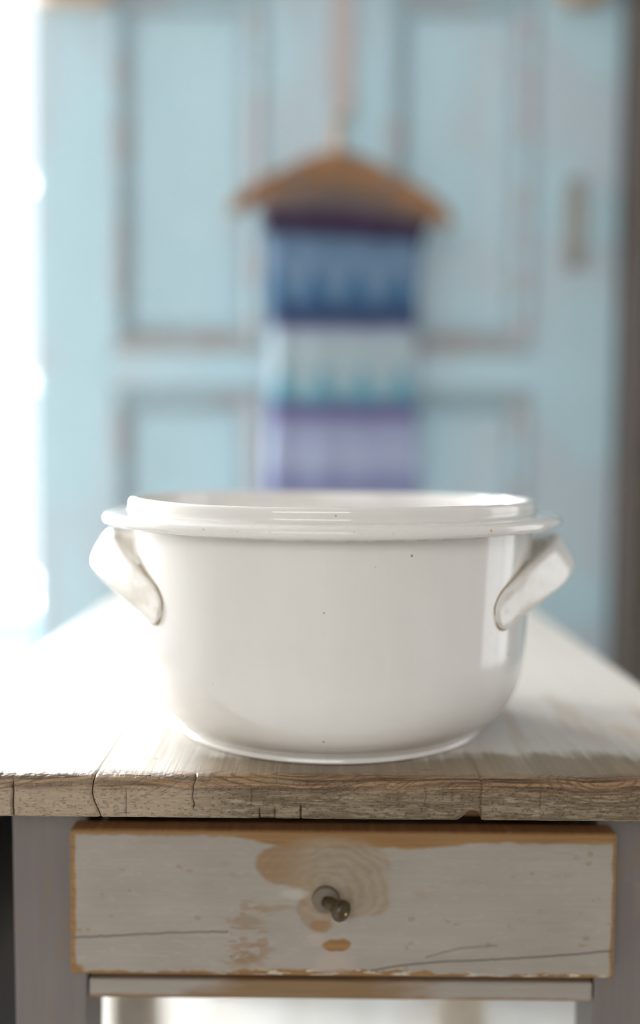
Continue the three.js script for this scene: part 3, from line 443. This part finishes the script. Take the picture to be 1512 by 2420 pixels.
// ---------------------------------------------------------------- white glazed casserole pot
{
  const pot = thing('casserole_pot', 'cream-white glazed ceramic casserole pot with flanged rim and two strap handles', 'pot', 0.0085, TABLE, -0.682, rad(-2.3));
  const outer = [[0.094, 0.0022], [0.0975, 0.0004], [0.1012, 0], [0.1036, 0.0004], [0.1043, 0.0013], [0.1040, 0.0025], [0.1037, 0.0034], [0.1047, 0.0050], [0.1086, 0.0079], [0.1140, 0.0120], [0.1195, 0.0172], [0.1245, 0.0245], [0.1282, 0.0330], [0.1307, 0.0430], [0.1320, 0.0540], [0.1327, 0.0660], [0.1334, 0.0820], [0.1343, 0.1000], [0.1353, 0.1200], [0.1360, 0.1345]];
  const rim = [[0.1363, 0.1372], [0.1376, 0.1386], [0.1420, 0.1388], [0.1485, 0.1384], [0.1525, 0.1389], [0.1543, 0.1406], [0.1545, 0.1430], [0.1532, 0.1450], [0.1505, 0.1460], [0.1450, 0.1465], [0.1405, 0.1468], [0.1386, 0.1474], [0.1379, 0.1488], [0.1378, 0.1515], [0.1374, 0.1540], [0.1362, 0.1553], [0.1345, 0.1556], [0.1326, 0.1549], [0.1316, 0.1530], [0.1309, 0.1480]];
  const inner = [[0.1304, 0.1380], [0.1300, 0.1250], [0.1285, 0.0900], [0.1270, 0.0600], [0.1240, 0.0400], [0.1180, 0.0240], [0.1080, 0.0150], [0.0900, 0.0105], [0.0500, 0.0090], [0.0002, 0.0090]];
  const smooth = (a, n) => new THREE.CatmullRomCurve3(a.map((p) => new THREE.Vector3(p[0], p[1], 0)), false, 'centripetal').getPoints(n).map((p) => new THREE.Vector2(p.x, p.y));
  const line = [new THREE.Vector2(0.0002, 0.0040), new THREE.Vector2(0.05, 0.0040), new THREE.Vector2(0.092, 0.0034), ...smooth([...outer, ...rim, ...inner], 210)];
  const g = new THREE.LatheGeometry(line, 220);
  { // hand-made: very slightly out of round
    const p = g.attributes.position; for (let i = 0; i < p.count; i++) { const x = p.getX(i), y = p.getY(i), z = p.getZ(i), a = Math.atan2(z, x), k = 1 + 0.0016 * Math.sin(2 * a + 0.6) * sm(0, 0.1, y) + 0.0010 * Math.sin(5 * a + y * 30) * sm(0.02, 0.1, y); p.setX(i, x * k); p.setZ(i, z * k); p.setY(i, y + 0.0006 * Math.sin(2 * a + 1) * sm(0.1, 0.15, y)); }
    const uv = g.attributes.uv; for (let i = 0; i < p.count; i++) { const lineY = i % line.length; uv.setY(i, lineY < 175 ? clamp(p.getY(i) / 0.17) : 0.98); }
  }
  // specks on the front: angle measured from the front, height in metres, size, colour
  const specks = [[2.4, 0.1508, 0.0006, [0.42, 0.12, 0.03]], [0.8, 0.1373, 0.0004, [0.05, 0.05, 0.05]], [21, 0.128, 0.0009, [0.22, 0.18, 0.14]], [37, 0.1425, 0.0010, [0.55, 0.30, 0.10]], [-0.2, 0.096, 0.0007, [0.35, 0.30, 0.26]], [-0.2, 0.019, 0.0007, [0.16, 0.13, 0.11]], [58, 0.062, 0.0009, [0.35, 0.28, 0.2]], [-11, 0.1425, 0.0004, [0.45, 0.25, 0.12]], [-18, 0.142, 0.0004, [0.4, 0.22, 0.12]], [6, 0.143, 0.0004, [0.4, 0.25, 0.15]], [14, 0.1422, 0.0004, [0.4, 0.3, 0.2]], [-26, 0.1425, 0.0005, [0.45, 0.25, 0.12]], [12, 0.122, 0.0004, [0.3, 0.28, 0.25]], [-30, 0.05, 0.0004, [0.4, 0.35, 0.3]], [28, 0.112, 0.0003, [0.4, 0.35, 0.3]], [44, 0.024, 0.0005, [0.3, 0.25, 0.2]]];
  const glaze = paint(2048, 1024, (u, v) => {
    const a = u * 360, y = v * 0.17, yw = 0.5 + 0.5 * (fbm(u * 14, v * 7, 4) - 0.5) * 2, run = fbm(u * 90, v * 2.5, 4);
    let c = mix3([0.735, 0.705, 0.665], [0.79, 0.766, 0.732], clamp(0.5 * yw + 0.5 * run));
    // iron freckles and grime caught on the lip
    c = mix3(c, [0.55, 0.42, 0.30], sm(0.70, 0.80, fbm(u * 700, v * 330, 2)) * 0.22 * sm(0.135, 0.139, y) * sm(0.147, 0.144, y));
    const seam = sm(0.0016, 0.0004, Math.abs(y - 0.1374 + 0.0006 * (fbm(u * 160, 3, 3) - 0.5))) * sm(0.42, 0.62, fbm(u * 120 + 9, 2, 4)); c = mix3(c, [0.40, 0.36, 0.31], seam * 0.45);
    for (const [sa, sy, r, col] of specks) { let da = (a - sa) % 360; if (da > 180) da -= 360; if (da < -180) da += 360; const d = Math.hypot(da * Math.PI / 180 * 0.135, y - sy); if (d < r * 1.6) c = mix3(c, col, sm(r * 1.2, r * 0.4, d) * 0.85); }
    return c;
  });
  const ceramic = new THREE.MeshPhysicalMaterial({ map: glaze, roughness: 0.55, clearcoat: 1, clearcoatRoughness: 0.07, specularIntensity: 0.4 });
  mesh('body', g, ceramic, pot);

  // strap handles: an arch that leaves the wall low down, leans out and tucks up under the flange
  const handleTex = paint(512, 256, (u, v) => {                                   // u along the strap, v round its section
    let c = mix3([0.72, 0.685, 0.63], [0.79, 0.76, 0.71], fbm(u * 20, v * 10, 4));
    const stain = sm(0.46, 0.66, fbm(u * 24 + 3, v * 12 + 7, 4)), endz = sm(0.25, 0.10, Math.min(u, 1 - u)); c = mix3(c, [0.52, 0.43, 0.32], stain * 0.35 * (0.35 + 0.65 * endz));
    const edge = Math.min(Math.abs(v - 0.5), Math.abs(v), Math.abs(v - 1)); c = mix3(c, [0.42, 0.32, 0.19], sm(0.045, 0.01, edge) * 0.6 * (0.5 + 0.5 * stain)); return c;
  });
  const handleMat = new THREE.MeshPhysicalMaterial({ map: handleTex, roughness: 0.5, clearcoat: 1, clearcoatRoughness: 0.1, specularIntensity: 0.4 });
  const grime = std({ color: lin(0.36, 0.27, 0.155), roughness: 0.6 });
  const bodyR = (y) => { for (let i = 0; i < outer.length - 1; i++) if (y >= outer[i][1] && y <= outer[i + 1][1]) return outer[i][0] + (outer[i + 1][0] - outer[i][0]) * (y - outer[i][1]) / (outer[i + 1][1] - outer[i][1]); return 0.136; };
  for (const side of [-1, 1]) {
    const N = 96, M = 36, pos = [], uv = [], idx = [], OFF = rad(41), rows = [];
    const center = (t) => {                                                        // t -1 .. 1, front to back
      const m = Math.abs(t), y = 0.1205 - 0.0345 * (Math.sqrt(m * m + 0.05) - Math.sqrt(0.05)) / (Math.sqrt(1.05) - Math.sqrt(0.05)), touch = bodyR(y) + 0.0004 + 0.001 * sm(1, 0.7, m), r = touch + (0.157 - touch) * sm(0.82, 0.0, m), al = OFF * t;
      return new THREE.Vector3(r * Math.cos(al), y, r * Math.sin(al));
    };
    for (let i = 0; i <= N; i++) {
      const t = -1 + 2 * i / N, c = center(t), T = center(Math.min(1, t + 0.01)).sub(center(Math.max(-1, t - 0.01))).normalize();
      const al = Math.atan2(c.z, c.x), up = 0.50 * sm(0.85, 0.15, Math.abs(t));
      let n = new THREE.Vector3(Math.cos(al) * Math.sqrt(1 - up * up), up, Math.sin(al) * Math.sqrt(1 - up * up)); n.sub(T.clone().multiplyScalar(n.dot(T))).normalize();
      const b = new THREE.Vector3().crossVectors(T, n).normalize();
      const e = clamp((1 - Math.abs(t)) / 0.16), round = Math.pow(clamp(1 - (1 - e) ** 2), 0.5) + 1e-3, hw = 0.0133 * round, ht = 0.0052 * (0.34 + 0.66 * sm(0.98, 0.6, Math.abs(t))) * (e < 0.08 ? Math.sqrt(e / 0.08) + 0.02 : 1);
      for (let j = 0; j <= M; j++) {
        const a = j / M * Math.PI * 2, ca = Math.sign(Math.cos(a)) * Math.pow(Math.abs(Math.cos(a)), 0.62), sa = Math.sign(Math.sin(a)) * Math.pow(Math.abs(Math.sin(a)), 0.72);
        const q = c.clone().addScaledVector(b, hw * ca).addScaledVector(n, ht * sa); pos.push(side * q.x, q.y, side * q.z); uv.push(i / N, j / M);
      }
      rows.push({ c, b, n, hw, ht, e });
    }
    for (let i = 0; i < N; i++) for (let j = 0; j < M; j++) { const a = i * (M + 1) + j, b = a + M + 1; idx.push(a, a + 1, b, b, a + 1, b + 1); }
    const hg = new THREE.BufferGeometry(); hg.setAttribute('position', new THREE.Float32BufferAttribute(pos, 3)); hg.setAttribute('uv', new THREE.Float32BufferAttribute(uv, 2)); hg.setIndex(idx); hg.computeVertexNormals();
    const h = mesh('handle', hg, handleMat, pot);
    // brown line of grime in the seam round each foot of the strap
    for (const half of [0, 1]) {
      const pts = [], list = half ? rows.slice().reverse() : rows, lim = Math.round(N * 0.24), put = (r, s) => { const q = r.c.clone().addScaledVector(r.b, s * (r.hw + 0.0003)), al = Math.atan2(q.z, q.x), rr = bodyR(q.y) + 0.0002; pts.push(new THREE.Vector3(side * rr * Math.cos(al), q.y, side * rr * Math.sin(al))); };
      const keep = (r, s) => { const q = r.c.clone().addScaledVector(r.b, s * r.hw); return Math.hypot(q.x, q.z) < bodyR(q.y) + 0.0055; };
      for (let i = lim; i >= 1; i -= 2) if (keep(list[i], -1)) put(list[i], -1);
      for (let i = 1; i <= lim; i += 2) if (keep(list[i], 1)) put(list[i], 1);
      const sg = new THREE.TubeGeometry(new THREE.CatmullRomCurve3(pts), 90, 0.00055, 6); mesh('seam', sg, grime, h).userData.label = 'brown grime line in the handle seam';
    }
  }
}

// ---------------------------------------------------------------- things under and beside the table
{ // cream stool pushed under the table
  const cream = std({ map: withRepeat(paint(256, 512, (u, v) => { const g = fbm(u * 20, v * 6, 4), e = sm(0.62, 0.75, fbm(u * 9 + 2, v * 14, 4)); return mix3(mix3([0.56, 0.49, 0.40], [0.68, 0.61, 0.52], g), [0.32, 0.20, 0.11], e * 0.7); }), 6, 3), roughness: 0.6 });
  const st = thing('stool', 'worn cream wooden stool pushed under the table', 'stool', -0.015, 0, -1.19);
  const legs = [[-0.178, 0.165], [0.17, 0.165], [-0.226, -0.16], [0.228, -0.16]];
  for (const [x, z] of legs) {
    const L = new THREE.Shape(); const r = 0.024, q = 0.006; L.moveTo(-r + q, -r); L.lineTo(r - q, -r); L.lineTo(r, -r + q); L.lineTo(r, r - q); L.lineTo(r - q, r); L.lineTo(-r + q, r); L.lineTo(-r, r - q); L.lineTo(-r, -r + q);
    const g = new THREE.ExtrudeGeometry(L, { depth: 0.405, bevelEnabled: false }).rotateX(-Math.PI / 2).translate(x, 0, z); g.computeVertexNormals(); mesh('leg', metreUV(g), cream, st);
  }
  const s = new THREE.Shape(); s.moveTo(-0.21, -0.2); s.lineTo(0.202, -0.2); s.quadraticCurveTo(0.215, -0.2, 0.216, -0.185); s.lineTo(0.262, 0.18); s.quadraticCurveTo(0.262, 0.195, 0.246, 0.195); s.lineTo(-0.246, 0.195); s.quadraticCurveTo(-0.262, 0.195, -0.262, 0.18); s.lineTo(-0.222, -0.185);
  mesh('seat', metreUV(new THREE.ExtrudeGeometry(s, { depth: 0.018, bevelSize: 0.004, bevelThickness: 0.004, bevelSegments: 3 }).rotateX(-Math.PI / 2).translate(0, 0.409, 0)), cream, st);
}
{ // low black cabinet beside the table, under the window
  const c = thing('low_cabinet', 'low black painted cabinet standing close beside the table', 'cabinet', -0.398, 0, -0.80);
  const w = 0.185, d0 = -0.13, d1 = 0.17, h = 0.70;
  for (const [a, b, y0, y1, z0, z1] of [[-w, -w + 0.018, 0.04, h, d0, d1], [w - 0.018, w, 0.04, h, d0, d1]]) mesh('side_panel', box(a, b, y0, y1, z0, z1, 0.002), blackPaint, c);
  mesh('top', box(-w - 0.004, w + 0.004, h, h + 0.02, d0, d1 + 0.012, 0.005), blackPaint, c);
  mesh('back_panel', box(-w + 0.018, w - 0.018, 0.04, h, d0, d0 + 0.01, 0.001), blackPaint, c);
  mesh('base', box(-w + 0.005, w - 0.005, 0, 0.04, d0, d1 - 0.01, 0.002), blackPaint, c);
  const dr = mesh('door', box(-w + 0.02, w - 0.02, 0.045, h - 0.004, d1 - 0.018, d1, 0.003), blackPaint, c);
  mesh('door_knob', new THREE.SphereGeometry(0.013, 18, 14).translate(w - 0.05, 0.42, d1 + 0.012), blackPaint, dr);
}

scene.traverse((o) => { if (o.isMesh) { o.castShadow = true; o.receiveShadow = true; } });
renderer.render(scene, camera);
